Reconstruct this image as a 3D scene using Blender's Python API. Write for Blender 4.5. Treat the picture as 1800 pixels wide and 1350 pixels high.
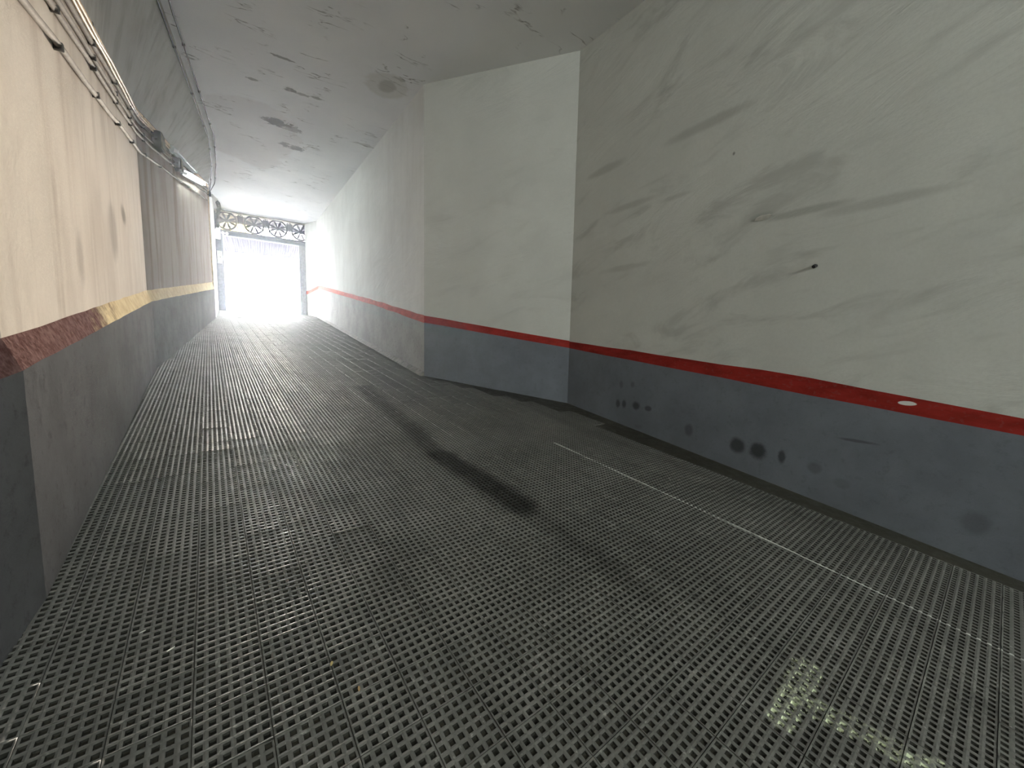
import bpy, bmesh, math, random
import numpy as np
from mathutils import Vector, Matrix

random.seed(7)
rng = np.random.default_rng(7)
for o in list(bpy.data.objects):
    bpy.data.objects.remove(o)
scene = bpy.context.scene
COL = scene.collection

# ------------------------------------------------------------------ camera
# the tunnel axis is +Y, +X is to the right, the ramp climbs with SLOPE along Y;
# the camera stands 1.5 m above the ramp at Y = 0
H0 = 1.5
SLOPE = 0.1282
FPX, CX, CY = 676.0, 900.0, 675.0
_R = np.array([[0.9997488206675652, 0.02241195158419597, 0.0],
               [0.0022084915898898114, -0.0985160464117514, 0.9951330117950539],
               [0.022302872880185867, -0.9948830549494676, -0.09854079782356631]])
_u = np.array([-0.54554215, 0.83808339, 0.0])
_v = np.array([0.83808339, 0.54554215, 0.0])
_M = np.array([_v, _u, [0, 0, 1.0]]) @ _R          # camera (right, down, forward) -> scene
EYE = np.array([0, 0, H0])


def ray(px, py):
    """direction of the sight line through a photo pixel, used to survey where things stand"""
    return _M @ np.array([px - CX, py - CY, FPX])


def on_plan(px, py, a, b):
    """surveyed point on the vertical plane through plan points a, b"""
    d = ray(px, py)
    n = np.array([b[1] - a[1], a[0] - b[0]])
    t = (n @ np.array(a)) / (n @ d[:2])
    return EYE + d * t


def on_floor(px, py, off=0.0):
    d = ray(px, py)
    t = (-H0 + off) / (d[2] - SLOPE * d[1])
    return EYE + d * t


def project(p):
    c = _M.T @ (np.asarray(p) - EYE)
    return CX + FPX * c[0] / c[2], CY + FPX * c[1] / c[2], c[2]


cam_data = bpy.data.cameras.new("camera")
cam_data.sensor_width = 36.0
cam_data.lens = 36.0 * FPX / 1800.0
cam_data.clip_start = 0.05
cam_data.clip_end = 500
cam = bpy.data.objects.new("camera", cam_data)
COL.objects.link(cam)
right, down, fwd = _M[:, 0], _M[:, 1], _M[:, 2]
cam.matrix_world = Matrix(((right[0], -down[0], -fwd[0], 0), (right[1], -down[1], -fwd[1], 0),
                           (right[2], -down[2], -fwd[2], H0), (0, 0, 0, 1)))
scene.camera = cam

# ------------------------------------------------------------------ world, sun, exposure
world = bpy.data.worlds.new("world")
scene.world = world
world.use_nodes = True
bg = world.node_tree.nodes["Background"]
bg.inputs[0].default_value = (0.93, 0.96, 1.0, 1)
bg.inputs[1].default_value = 45.0

sun_data = bpy.data.lights.new("sun", "SUN")
sun_data.energy = 17.0
sun_data.angle = math.radians(5)          # low, behind thin cloud
sun_data.color = (1.0, 0.88, 0.72)
sun = bpy.data.objects.new("sun", sun_data)
COL.objects.link(sun)
sun.rotation_euler = (math.radians(-83.5), 0, math.radians(-0.7))   # low over the street, shining down the ramp

# the daylight opening of the gate, as a sampling portal for the sky
portal_data = bpy.data.lights.new("gate_daylight_portal", "AREA")
portal_data.shape = "RECTANGLE"
portal_data.size = 3.8
portal_data.size_y = 4.6
portal_data.cycles.is_portal = True
portal = bpy.data.objects.new("gate_daylight_portal", portal_data)
COL.objects.link(portal)
portal.location = (0.2, 22.35, 5.0)
portal.rotation_euler = (math.radians(-90), 0, 0)

vs = scene.view_settings
vs.view_transform = "Standard"
vs.look = "None"
vs.exposure = 0.1
vs.gamma = 1.0
vs.use_curve_mapping = False
scene.cycles.use_light_tree = False
scene.cycles.max_bounces = 8
scene.cycles.diffuse_bounces = 7
scene.cycles.glossy_bounces = 2
scene.cycles.use_adaptive_sampling = True
scene.cycles.adaptive_threshold = 0.25
scene.cycles.adaptive_min_samples = 16
scene.cycles.caustics_reflective = False
scene.cycles.caustics_refractive = False
scene.cycles.use_denoising = True
scene.cycles.sample_clamp_indirect = 12.0


# ------------------------------------------------------------------ helpers
def tag(o, label=None, category=None, group=None, kind=None):
    if label:
        o["label"] = label
    if category:
        o["category"] = category
    if group:
        o["group"] = group
    if kind:
        o["kind"] = kind
    return o


def empty(name, loc=(0, 0, 0)):
    o = bpy.data.objects.new(name, None)
    COL.objects.link(o)
    o.location = loc
    o.empty_display_size = 0.1
    return o


def mesh_obj(name, verts, faces, mats, parent=None, mat_idx=None, smooth=False):
    me = bpy.data.meshes.new(name)
    me.from_pydata([tuple(map(float, p)) for p in verts], [], faces)
    for m in (mats if isinstance(mats, (list, tuple)) else [mats]):
        me.materials.append(m)
    if mat_idx is not None:
        me.polygons.foreach_set("material_index", mat_idx)
    if smooth:
        me.polygons.foreach_set("use_smooth", [True] * len(me.polygons))
    me.update()
    o = bpy.data.objects.new(name, me)
    COL.objects.link(o)
    if parent is not None:
        o.parent = parent
        o.matrix_parent_inverse = Matrix.Translation(-Vector(parent.location)) if parent.type == "EMPTY" else Matrix()
    return o


def bm_obj(name, bm, mats, parent=None, smooth=False):
    bmesh.ops.recalc_face_normals(bm, faces=bm.faces)
    me = bpy.data.meshes.new(name)
    bm.to_mesh(me)
    bm.free()
    for m in (mats if isinstance(mats, (list, tuple)) else [mats]):
        me.materials.append(m)
    if smooth:
        me.polygons.foreach_set("use_smooth", [True] * len(me.polygons))
    o = bpy.data.objects.new(name, me)
    COL.objects.link(o)
    if parent is not None:
        o.parent = parent
        root = parent
        while root.parent is not None:
            root = root.parent
        o.matrix_parent_inverse = Matrix.Translation(-Vector(root.location)) if parent is root else Matrix.Identity(4)
        if parent is not root:
            # a sub-part: its parent mesh sits at the same offset as the root's inverse
            o.matrix_parent_inverse = Matrix.Identity(4)
    return o


def bm_box(bm, lo, hi, bevel=0.0, mtx=None):
    lo, hi = Vector(lo), Vector(hi)
    r = bmesh.ops.create_cube(bm, size=1.0)
    c, s = (lo + hi) / 2, hi - lo
    for vtx in r["verts"]:
        vtx.co = Vector((vtx.co.x * s.x, vtx.co.y * s.y, vtx.co.z * s.z)) + c
        if mtx is not None:
            vtx.co = mtx @ vtx.co
    if bevel > 0:
        es = {e for vtx in r["verts"] for e in vtx.link_edges}
        bmesh.ops.bevel(bm, geom=list(es), offset=bevel, segments=2, affect="EDGES", profile=0.6)


def bm_tube(bm, pts, r, n=8, caps=True):
    pts = [Vector(p) for p in pts]
    rings = []
    ref = None
    for i, p in enumerate(pts):
        if i == 0:
            d = pts[1] - p
        elif i == len(pts) - 1:
            d = p - pts[i - 1]
        else:
            d = (pts[i + 1] - p).normalized() + (p - pts[i - 1]).normalized()
        d.normalize()
        if ref is None:
            ref = Vector((0, 0, 1)) if abs(d.z) < 0.9 else Vector((1, 0, 0))
        a = d.cross(ref)
        a.normalize()
        b = a.cross(d)
        b.normalize()
        ref = b
        rings.append([bm.verts.new(p + (a * math.cos(2 * math.pi * k / n) + b * math.sin(2 * math.pi * k / n)) * r)
                      for k in range(n)])
    for r0, r1 in zip(rings, rings[1:]):
        for k in range(n):
            bm.faces.new((r0[k], r0[(k + 1) % n], r1[(k + 1) % n], r1[k]))
    if caps:
        bm.faces.new(rings[0][::-1])
        bm.faces.new(rings[-1])


# ------------------------------------------------------------------ material helpers
class G:
    def __init__(self, name):
        self.mat = bpy.data.materials.new(name)
        self.mat.use_nodes = True
        self.nt = self.mat.node_tree
        self.bsdf = self.nt.nodes["Principled BSDF"]
        self.geo = None

    def link(self, a, b):
        self.nt.links.new(a, b)

    def put(self, sock, val):
        if val is None:
            return
        if isinstance(val, bpy.types.NodeSocket):
            self.link(val, sock)
        elif isinstance(val, (tuple, list)):
            if len(val) == 3 and sock.type == "RGBA":
                val = (*val, 1.0)
            sock.default_value = val
        else:
            sock.default_value = val

    def math(self, op, a, b=None, c=None, clamp=False):
        n = self.nt.nodes.new("ShaderNodeMath")
        n.operation = op
        n.use_clamp = clamp
        for i, x in enumerate((a, b, c)):
            self.put(n.inputs[i], x)
        return n.outputs[0]

    def pos(self):
        if self.geo is None:
            g = self.nt.nodes.new("ShaderNodeNewGeometry")
            s = self.nt.nodes.new("ShaderNodeSeparateXYZ")
            self.link(g.outputs["Position"], s.inputs[0])
            self.geo = (g.outputs["Position"], s.outputs[0], s.outputs[1], s.outputs[2])
        return self.geo

    def comb(self, x, y, z):
        n = self.nt.nodes.new("ShaderNodeCombineXYZ")
        for i, q in enumerate((x, y, z)):
            self.put(n.inputs[i], q)
        return n.outputs[0]

    def noise(self, vec=None, scale=5.0, detail=4.0, rough=0.55, distort=0.0):
        n = self.nt.nodes.new("ShaderNodeTexNoise")
        n.inputs["Scale"].default_value = scale
        n.inputs["Detail"].default_value = detail
        n.inputs["Roughness"].default_value = rough
        n.inputs["Distortion"].default_value = distort
        self.put(n.inputs["Vector"], vec if vec is not None else self.pos()[0])
        return n.outputs["Fac"]

    def ramp(self, fac, lo, hi, a=0.0, b=1.0, smooth=True):
        n = self.nt.nodes.new("ShaderNodeMapRange")
        n.interpolation_type = "SMOOTHSTEP" if smooth else "LINEAR"
        self.put(n.inputs[0], fac)
        for i, q in enumerate((lo, hi, a, b)):
            self.put(n.inputs[i + 1], q)
        return n.outputs[0]

    def mix(self, fac, a, b, blend="MIX"):
        n = self.nt.nodes.new("ShaderNodeMix")
        n.data_type = "RGBA"
        n.blend_type = blend
        self.put(n.inputs[0], fac)
        self.put(n.inputs[6], a)
        self.put(n.inputs[7], b)
        return n.outputs[2]

    def ellipse(self, p, q, pc, qc, rp, rq, soft=0.35, wob=None, wamp=0.5):
        """soft ellipse mask in two coordinates"""
        a = self.math("DIVIDE", self.math("SUBTRACT", p, pc), rp)
        b = self.math("DIVIDE", self.math("SUBTRACT", q, qc), rq)
        d = self.math("SQRT", self.math("ADD", self.math("MULTIPLY", a, a), self.math("MULTIPLY", b, b)))
        if wob is not None:
            d = self.math("ADD", d, self.math("MULTIPLY", self.math("SUBTRACT", wob, 0.5), wamp * 2))
        return self.ramp(d, 1.0 - soft, 1.0 + soft, 1.0, 0.0)

    def segment(self, p, q, p0, q0, p1, q1, half, soft, wob=None, wamp=0.0):
        """soft mask around a straight segment in two coordinates"""
        L = math.hypot(p1 - p0, q1 - q0)
        dp, dq = (p1 - p0) / L, (q1 - q0) / L
        a, b = self.math("SUBTRACT", p, p0), self.math("SUBTRACT", q, q0)
        along = self.math("ADD", self.math("MULTIPLY", a, dp), self.math("MULTIPLY", b, dq))
        over = self.math("SUBTRACT", along, self.math("MINIMUM", self.math("MAXIMUM", along, 0.0), L))
        side = self.math("SUBTRACT", self.math("MULTIPLY", b, dp), self.math("MULTIPLY", a, dq))
        if wob is not None:
            side = self.math("ADD", side, self.math("MULTIPLY", self.math("SUBTRACT", wob, 0.5), wamp * 2))
        d = self.math("SQRT", self.math("ADD", self.math("MULTIPLY", over, over), self.math("MULTIPLY", side, side)))
        return self.ramp(d, half - soft, half + soft, 1.0, 0.0)

    def done(self, color, rough=0.8, height=None, bump=0.3, dist=0.02, spec=None, metal=None):
        self.put(self.bsdf.inputs["Base Color"], color)
        self.put(self.bsdf.inputs["Roughness"], rough)
        if spec is not None:
            self.bsdf.inputs["Specular IOR Level"].default_value = spec
        if metal is not None:
            self.bsdf.inputs["Metallic"].default_value = metal
        if height is not None:
            b = self.nt.nodes.new("ShaderNodeBump")
            b.inputs["Strength"].default_value = bump
            b.inputs["Distance"].default_value = dist
            self.link(height, b.inputs["Height"])
            self.link(b.outputs[0], self.bsdf.inputs["Normal"])
        return self.mat


def plain(name, color, rough=0.6, metal=0.0, var=0.15, scale=12.0, bump=0.15):
    g = G(name)
    n = g.noise(scale=scale)
    c = g.mix(g.ramp(n, 0.3, 0.7), tuple(x * (1 - var) for x in color), tuple(min(1, x * (1 + var)) for x in color))
    return g.done(c, rough, n, bump, 0.004, metal=metal)


# ------------------------------------------------------------------ plan of the tunnel
NB = -18.0                                            # the tunnel runs on behind the camera
R0, R1, R2, R3, R4 = (4.45, NB), (4.14, 4.70), (2.58, 7.04), (2.36, 20.7), (1.97, 22.0)
LEFT = [(-0.95, NB), (-0.86, 1.5), (-0.855, 2.5), (-1.38, 8.0), (-1.36, 17.8), (-1.56, 22.0)]
GATE_Y = 22.0


def floor_z(y):
    return SLOPE * y


def ceil_z(y):
    return SLOPE * y + 5.18 - 0.052 * (y - 7.04)


def left_x(y):
    for (x0, y0), (x1, y1) in zip(LEFT, LEFT[1:]):
        if y <= y1:
            return x0 + (x1 - x0) * (y - y0) / (y1 - y0)
    return LEFT[-1][0]


def interp(y, pts):
    for (y0, a0), (y1, a1) in zip(pts, pts[1:]):
        if y <= y1:
            return a0 + (a1 - a0) * max(0.0, (y - y0)) / (y1 - y0)
    return pts[-1][1]


def cond_z(y, k=0.0):
    """height of the conduit runs on the left wall"""
    return 1.66 + H0 + 0.217 * (y - 3.1) + k


def haunch_z(y):
    return min(cond_z(y, 0.62), ceil_z(y) - 0.03)


def left_ceil_x(y):
    return interp(y, [(NB, -0.95), (2.5, -0.93), (7.5, -1.0), (12.4, -0.9), (14.6, -1.02), (17.8, -1.3), (22, -1.5)])


# ------------------------------------------------------------------ wall materials
def m_wall_upper(name, base, smear, stains=(), drip=0.0):
    g = G(name)
    P, X, Y, Z = g.pos()
    big = g.noise(scale=0.9, detail=5, rough=0.6)
    # plaster smears: long soft strokes climbing towards the near end
    along = g.math("ADD", g.math("MULTIPLY", Y, 0.95), g.math("MULTIPLY", Z, -0.28))
    across = g.math("ADD", g.math("MULTIPLY", Z, 0.95), g.math("MULTIPLY", Y, 0.28))
    sm = g.noise(g.comb(g.math("MULTIPLY", X, 0.6), g.math("MULTIPLY", along, 0.85), g.math("MULTIPLY", across, 2.5)),
                 1.0, 6, 0.62, 1.0)
    sm2 = g.noise(g.comb(X, g.math("MULTIPLY", along, 1.2), g.math("MULTIPLY", across, 5.5)), 1.0, 3, 0.5, 0.3)
    fine = g.noise(scale=42, detail=5, rough=0.7)
    c = g.mix(g.ramp(big, 0.3, 0.75), tuple(x * 0.90 for x in base), base)
    dark = tuple(x * 0.66 for x in base)
    if smear:
        c = g.mix(g.math("MULTIPLY", g.ramp(sm, 0.53, 0.72), smear), c, dark)
        c = g.mix(g.math("MULTIPLY", g.ramp(sm2, 0.56, 0.76), smear * 0.6), c, dark)
    c = g.mix(g.math("MULTIPLY", g.ramp(fine, 0.35, 0.7), 0.22), c, tuple(x * 0.75 for x in base))
    if drip:
        d = g.noise(g.comb(g.math("MULTIPLY", X, 5.0), g.math("MULTIPLY", Y, 3.4), g.math("MULTIPLY", Z, 0.35)), 1.0, 5, 0.65)
        c = g.mix(g.math("MULTIPLY", g.ramp(d, 0.46, 0.70), drip), c, tuple(x * y for x, y in zip(base, (0.50, 0.45, 0.42))))
        d2 = g.noise(g.comb(g.math("MULTIPLY", X, 1.4), g.math("MULTIPLY", Y, 1.3), g.math("MULTIPLY", Z, 0.5)), 1.0, 4, 0.6)
        c = g.mix(g.math("MULTIPLY", g.ramp(d2, 0.45, 0.68), drip * 0.8), c, tuple(x * y for x, y in zip(base, (0.62, 0.58, 0.55))))
    for (y, z, ry, rz, amt, col) in stains:
        m = g.ellipse(Y, Z, y, z, ry, rz, 0.5, big, 0.9)
        c = g.mix(g.math("MULTIPLY", m, amt), c, col)
    if not smear:
        h = g.math("ADD", g.math("MULTIPLY", big, 0.8), g.math("MULTIPLY", fine, 0.12))
        return g.done(c, 1.0, h, 0.3, 0.04, spec=0.0)
    h = g.math("ADD", g.math("MULTIPLY", sm, 1.0), g.math("ADD", g.math("MULTIPLY", sm2, 0.35), g.math("MULTIPLY", fine, 0.10)))
    return g.done(c, 0.9, h, 0.35, 0.05, spec=0.1)


def m_dado(name, base, stains=(), rough_amt=0.35, spec=0.15):
    g = G(name)
    P, X, Y, Z = g.pos()
    n1 = g.noise(scale=1.6, detail=6, rough=0.65)
    n2 = g.noise(scale=14, detail=5, rough=0.7)
    n3 = g.noise(scale=90, detail=2)
    c = g.mix(g.ramp(n1, 0.3, 0.7), tuple(x * 0.82 for x in base), tuple(x * 1.06 for x in base))
    c = g.mix(g.math("MULTIPLY", g.ramp(n2, 0.52, 0.72), rough_amt), c, tuple(x * 0.55 for x in base))
    c = g.mix(g.math("MULTIPLY", g.ramp(n3, 0.6, 0.75), 0.25), c, tuple(x * 0.6 for x in base))
    for (y, z, ry, rz, amt) in stains:
        m = g.ellipse(Y, Z, y, z, ry, rz, 0.4, n2, 0.5)
        c = g.mix(g.math("MULTIPLY", m, amt), c, (0.035, 0.038, 0.04))
    h = g.math("ADD", n2, g.math("MULTIPLY", n3, 0.4))
    return g.done(c, 0.85, h, 0.25, 0.01, spec=spec)


def m_red(name, base, white=None, worn=0.0):
    g = G(name)
    P, X, Y, Z = g.pos()
    n1 = g.noise(g.comb(X, Y, g.math("MULTIPLY", Z, 3.0)), 4.0, 6, 0.65)
    n2 = g.noise(scale=30, detail=4)
    c = g.mix(g.ramp(n1, 0.3, 0.7), tuple(x * 0.75 for x in base), tuple(min(1, x * 1.15) for x in base))
    c = g.mix(g.math("MULTIPLY", g.ramp(n2, 0.55, 0.7), 0.25 + worn), c, (0.23, 0.12, 0.10))
    if white:
        y, z, ry, rz = white
        c = g.mix(g.ellipse(Y, Z, y, z, ry, rz, 0.08, n1, 0.25), c, (0.78, 0.80, 0.76))
    return g.done(c, 0.8, n2, 0.2, 0.006, spec=0.08)


def rpt(px, py, a=R0, b=R1):
    p = on_plan(px, py, a, b)
    return float(p[1]), float(p[2])


near_stains = []
for px, py, sx, sz, amt in ((1340, 381, 0.10, 0.035, 0.35), (1410, 372, 0.3, 0.03, 0.35), (1560, 352, 0.35, 0.04, 0.25),
                            (1290, 270, 0.015, 0.02, 0.8), (1250, 215, 0.45, 0.05, 0.30), (1110, 360, 0.35, 0.04, 0.28),
                            (1060, 300, 0.30, 0.05, 0.30), (1100, 470, 0.4, 0.04, 0.22), (1190, 345, 0.22, 0.03, 0.2)):
    y, z = rpt(px, py)
    near_stains.append((y, z, sx, sz, amt, (0.16, 0.16, 0.145)))
dado_stains = []
for px, py, sx, sz, amt in ((1086, 709, .035, .055, .75), (1097, 710, .035, .055, .75), (1118, 713, .06, .05, .8), (1139, 718, .05, .035, .7),
                            (1092, 676, .03, .05, .35), (1112, 676, .03, .04, .35), (1211, 756, .05, .07, .55), (1296, 783, .075, .075, .8),
                            (1332, 793, .075, .08, .85), (1374, 803, .03, .065, .75), (1432, 822, .05, .05, .35), (1505, 775, .12, .012, .5),
                            (1714, 920, .07, .08, .35), (1480, 850, .05, .04, .2), (1122, 750, .06, .03, .2)):
    y, z = rpt(px, py)
    dado_stains.append((y, z, sx, sz, amt))
wy, wz = rpt(1595, 709)
WHITE = (0.655, 0.67, 0.635)
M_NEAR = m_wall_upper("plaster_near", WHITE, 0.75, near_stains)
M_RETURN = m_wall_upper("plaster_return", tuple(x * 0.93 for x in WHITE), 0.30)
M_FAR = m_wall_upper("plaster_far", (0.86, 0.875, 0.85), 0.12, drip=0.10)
lp = on_plan(228, 380, LEFT[2], LEFT[3])
lp2 = on_plan(212, 410, LEFT[2], LEFT[3])
lp3 = on_plan(160, 460, LEFT[2], LEFT[3])
M_LEFT = m_wall_upper("plaster_left", (0.88, 0.80, 0.72), 0.0,
                      [(float(lp[1]), float(lp[2]), 0.16, 0.10, 0.6, (0.20, 0.17, 0.14)),
                       (float(lp2[1]), float(lp2[2]), 0.18, 0.22, 0.4, (0.24, 0.20, 0.17)),
                       (float(lp3[1]), float(lp3[2]), 0.10, 0.20, 0.35, (0.24, 0.20, 0.17))], drip=0.42)
M_LEFT_FAR_SHADED = m_wall_upper("plaster_left_far_shaded", (0.42, 0.355, 0.31), 0.0, drip=0.75)  # grimy brown, with the shade of this sunless stretch darkened into it
M_HAUNCH = m_wall_upper("plaster_haunch", (0.56, 0.55, 0.52), 0.0, drip=0.4)
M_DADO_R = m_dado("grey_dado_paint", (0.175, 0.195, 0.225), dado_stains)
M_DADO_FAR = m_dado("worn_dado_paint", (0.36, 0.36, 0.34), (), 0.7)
M_DADO_L = m_dado("left_dado_paint", (0.15, 0.152, 0.16), (), 0.6, 0.0)
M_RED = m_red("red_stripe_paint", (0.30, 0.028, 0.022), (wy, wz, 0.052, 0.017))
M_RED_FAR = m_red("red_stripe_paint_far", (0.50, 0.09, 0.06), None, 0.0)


def m_left_stripe():
    g = G("left_ledge_paint")
    P, X, Y, Z = g.pos()
    n1 = g.noise(scale=5.0, detail=6, rough=0.7)
    n2 = g.noise(scale=24.0, detail=5, rough=0.7)
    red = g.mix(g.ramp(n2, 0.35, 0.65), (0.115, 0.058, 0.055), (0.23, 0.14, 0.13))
    bare_sun_tint = g.mix(g.ramp(n1, 0.35, 0.7), (0.70, 0.55, 0.33), (0.85, 0.72, 0.47))
    bare_sun_tint = g.mix(g.math("MULTIPLY", g.ramp(n2, 0.55, 0.68), 0.5), bare_sun_tint, (0.36, 0.24, 0.14))
    # red paint worn off up the ramp, golden sun tint painted in there
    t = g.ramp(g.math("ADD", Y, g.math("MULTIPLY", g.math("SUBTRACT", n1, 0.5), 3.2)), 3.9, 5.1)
    c = g.mix(t, red, bare_sun_tint)
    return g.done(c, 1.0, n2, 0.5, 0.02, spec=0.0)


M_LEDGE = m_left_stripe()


def m_ceiling():
    g = G("ceiling_paint")
    P, X, Y, Z = g.pos()
    big = g.noise(scale=0.7, detail=5)
    fine = g.noise(scale=40, detail=4)
    c = g.mix(g.ramp(big, 0.3, 0.7), (0.78, 0.795, 0.81), (0.86, 0.87, 0.88))
    # fine board cracks running across the tunnel
    vec = g.comb(g.math("MULTIPLY", X, 0.7), g.math("MULTIPLY", Y, 2.6), 0.0)
    cn = g.noise(vec, 1.0, 4, 0.55, 0.15)
    band = g.math("ABSOLUTE", g.math("SUBTRACT", cn, 0.5))
    line = g.ramp(band, 0.0, 0.012, 1.0, 0.0)
    gate = g.ramp(g.noise(g.comb(g.math("MULTIPLY", X, 1.6), g.math("MULTIPLY", Y, 0.9), 3.0), 1.0, 3, 0.6), 0.50, 0.62)
    c = g.mix(g.math("MULTIPLY", g.math("MULTIPLY", line, gate), 0.75), c, (0.14, 0.13, 0.12))
    wob = g.noise(scale=9.0, detail=5, rough=0.7)

    def cpt(px, py):
        d = ray(px, py)
        t = (5.18 + 0.052 * 7.04 - H0) / (d[2] - (SLOPE - 0.052) * d[1])
        p = EYE + d * t
        return float(p[0]), float(p[1])
    for px, py, rx, ry, amt, col in ((486, 215, 0.26, 0.20, 1.0, (0.02, 0.018, 0.018)), (508, 225, 0.24, 0.16, 0.7, (0.08, 0.075, 0.075)),
                                     (500, 254, 0.10, 0.16, 0.8, (0.13, 0.13, 0.15)), (521, 261, 0.16, 0.16, 0.8, (0.16, 0.16, 0.18)),
                                     (510, 158, 0.10, 0.06, 0.8, (0.10, 0.10, 0.09)), (532, 166, 0.10, 0.05, 0.6, (0.12, 0.12, 0.11)),
                                     (557, 173, 0.10, 0.05, 0.6, (0.12, 0.12, 0.11)), (443, 139, 0.07, 0.05, 0.6, (0.12, 0.12, 0.11)),
                                     (495, 101, 0.16, 0.03, 0.7, (0.12, 0.12, 0.11)), (703, 140, 0.10, 0.04, 0.5, (0.14, 0.14, 0.13)),
                                     (640, 255, 0.25, 0.06, 0.4, (0.2, 0.19, 0.18))):
        x, y = cpt(px, py)
        m = g.ellipse(X, Y, x, y, rx, ry, 0.25, wob, 1.6)
        c = g.mix(g.math("MULTIPLY", m, amt), c, col)
    x, y = cpt(680, 152)
    ring = g.ellipse(X, Y, x, y, 0.36, 0.42, 0.15, wob, 0.3)
    inner = g.ellipse(X, Y, x, y, 0.15, 0.20, 0.25, wob, 0.5)
    c = g.mix(g.math("MULTIPLY", ring, 0.45), c, (0.56, 0.55, 0.49))
    c = g.mix(g.math("MULTIPLY", inner, 0.6), c, (0.40, 0.40, 0.36))
    # a warm damp bay of ceiling with a visible tide line
    x, y = cpt(440, 240)
    damp = g.ellipse(X, Y, x, y, 0.95, 2.2, 0.06, big, 0.5)
    c = g.mix(g.math("MULTIPLY", damp, 0.2), c, (0.50, 0.43, 0.40))
    h = g.math("SUBTRACT", g.math("ADD", g.math("MULTIPLY", big, 0.6), g.math("MULTIPLY", fine, 0.08)),
               g.math("MULTIPLY", g.math("MULTIPLY", line, gate), 0.3))
    return g.done(c, 0.7, h, 0.3, 0.03, spec=0.25)


M_CEIL = m_ceiling()


def floor_coords(g):
    return g.pos()[1], g.pos()[2]


TR = [on_floor(*q) for q in ((640, 680), (775, 800), (920, 888), (1130, 1040))]
WL = [on_floor(*q) for q in ((975, 778), (1340, 945), (1800, 1160))]
PA = [on_floor(*q) for q in ((1418, 1170), (1372, 1262), (1400, 1225), (1660, 1362))]


def m_floor(name, base, pit):
    g = G(name)
    X, Y = floor_coords(g)
    n1 = g.noise(scale=1.3, detail=6, rough=0.65)
    n2 = g.noise(scale=9.0, detail=5, rough=0.7)
    n3 = g.noise(scale=55.0, detail=3)
    c = g.mix(g.ramp(n1, 0.3, 0.7), tuple(x * 0.72 for x in base), tuple(x * 1.15 for x in base))
    c = g.mix(g.math("MULTIPLY", g.ramp(n2, 0.50, 0.72), 0.5), c, tuple(x * 1.55 for x in base))
    c = g.mix(g.math("MULTIPLY", g.ramp(n3, 0.45, 0.75), 0.5), c, tuple(x * 0.6 for x in base))
    # pale scuffs and grit
    c = g.mix(g.math("MULTIPLY", g.ramp(g.math("MULTIPLY", n3, g.math("ADD", n2, 0.5)), 0.62, 0.78), 0.55), c, tuple(x * 2.6 for x in base))
    # tyre tracks: oily dark lanes
    for (a, b), amt, half in zip(zip(TR, TR[1:]), (0.65, 0.9, 0.4), (.11, .12, .10)):
        m = g.segment(X, Y, float(a[0]), float(a[1]), float(b[0]), float(b[1]), half, 0.07, n1, 0.10)
        c = g.mix(g.math("MULTIPLY", m, amt), c, (0.012, 0.012, 0.010))
    t = g.noise(g.comb(g.math("ADD", g.math("MULTIPLY", X, 2.2), g.math("MULTIPLY", Y, 0.19)), g.math("MULTIPLY", Y, 0.12), 0.0), 1.0, 4, 0.6)
    c = g.mix(g.math("MULTIPLY", g.ramp(t, 0.5, 0.7), 0.45), c, tuple(x * 0.45 for x in base))
    # remains of a chalky setting-out line and of a pale green painted sign
    for a, b in zip(WL, WL[1:]):
        m = g.segment(X, Y, float(a[0]), float(a[1]), float(b[0]), float(b[1]), 0.0075, 0.004, n1, 0.006)
        m = g.math("MULTIPLY", m, g.ramp(n2, 0.30, 0.48))
        c = g.mix(g.math("MULTIPLY", m, 0.5 if pit else 0.95), c, (0.56, 0.57, 0.53))
    for i, j, half in ((0, 1, 0.05), (2, 3, 0.055)):
        a, b = PA[i], PA[j]
        m = g.segment(X, Y, float(a[0]), float(a[1]), float(b[0]), float(b[1]), half, 0.008, n2, 0.04)
        m = g.math("MULTIPLY", m, g.ramp(n3, 0.44, 0.56, 0.0, 1.0))
        c = g.mix(g.math("MULTIPLY", m, 1.0 if pit else 0.22), c, (0.62, 0.68, 0.48))
    r = g.ramp(n2, 0.3, 0.7, 0.42, 0.65)
    return g.done(c, 0.9 if pit else r, n3, 0.35, 0.003, spec=0.15 if pit else 0.3)


M_RIDGE = m_floor("tile_ridge", (0.145, 0.145, 0.133), False)
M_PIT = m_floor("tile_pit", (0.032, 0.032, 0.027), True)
M_SLAB = m_floor("ramp_concrete", (0.045, 0.043, 0.032), False)

# ------------------------------------------------------------------ floor
outline = [(LEFT[0][0], NB), (LEFT[1][0], 1.5), (LEFT[2][0], 2.5), (LEFT[3][0], 8.0), (LEFT[4][0], 17.8), (LEFT[5][0], 22.0),
           (-1.56, 22.6), (2.1, 22.6), R4, R3, R2, R1, R0]
ov = [(x, y, floor_z(y) - 0.009) for x, y in outline]
ov_b = [(x, y, z - 0.25) for x, y, z in ov]
n = len(ov)
floor = mesh_obj("floor", ov + ov_b, [tuple(range(n))[::-1], tuple(range(n, 2 * n))] +
                 [(i, (i + 1) % n, n + (i + 1) % n, n + i) for i in range(n)], M_SLAB)
tag(floor, "dark sloping ramp floor of pitted tiles climbing to the bright gate", "floor", kind="structure")

# tile: 6 x 6 square pits between rounded ridges
PITCH, NC = 0.036, 6
TS = PITCH * NC


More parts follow.
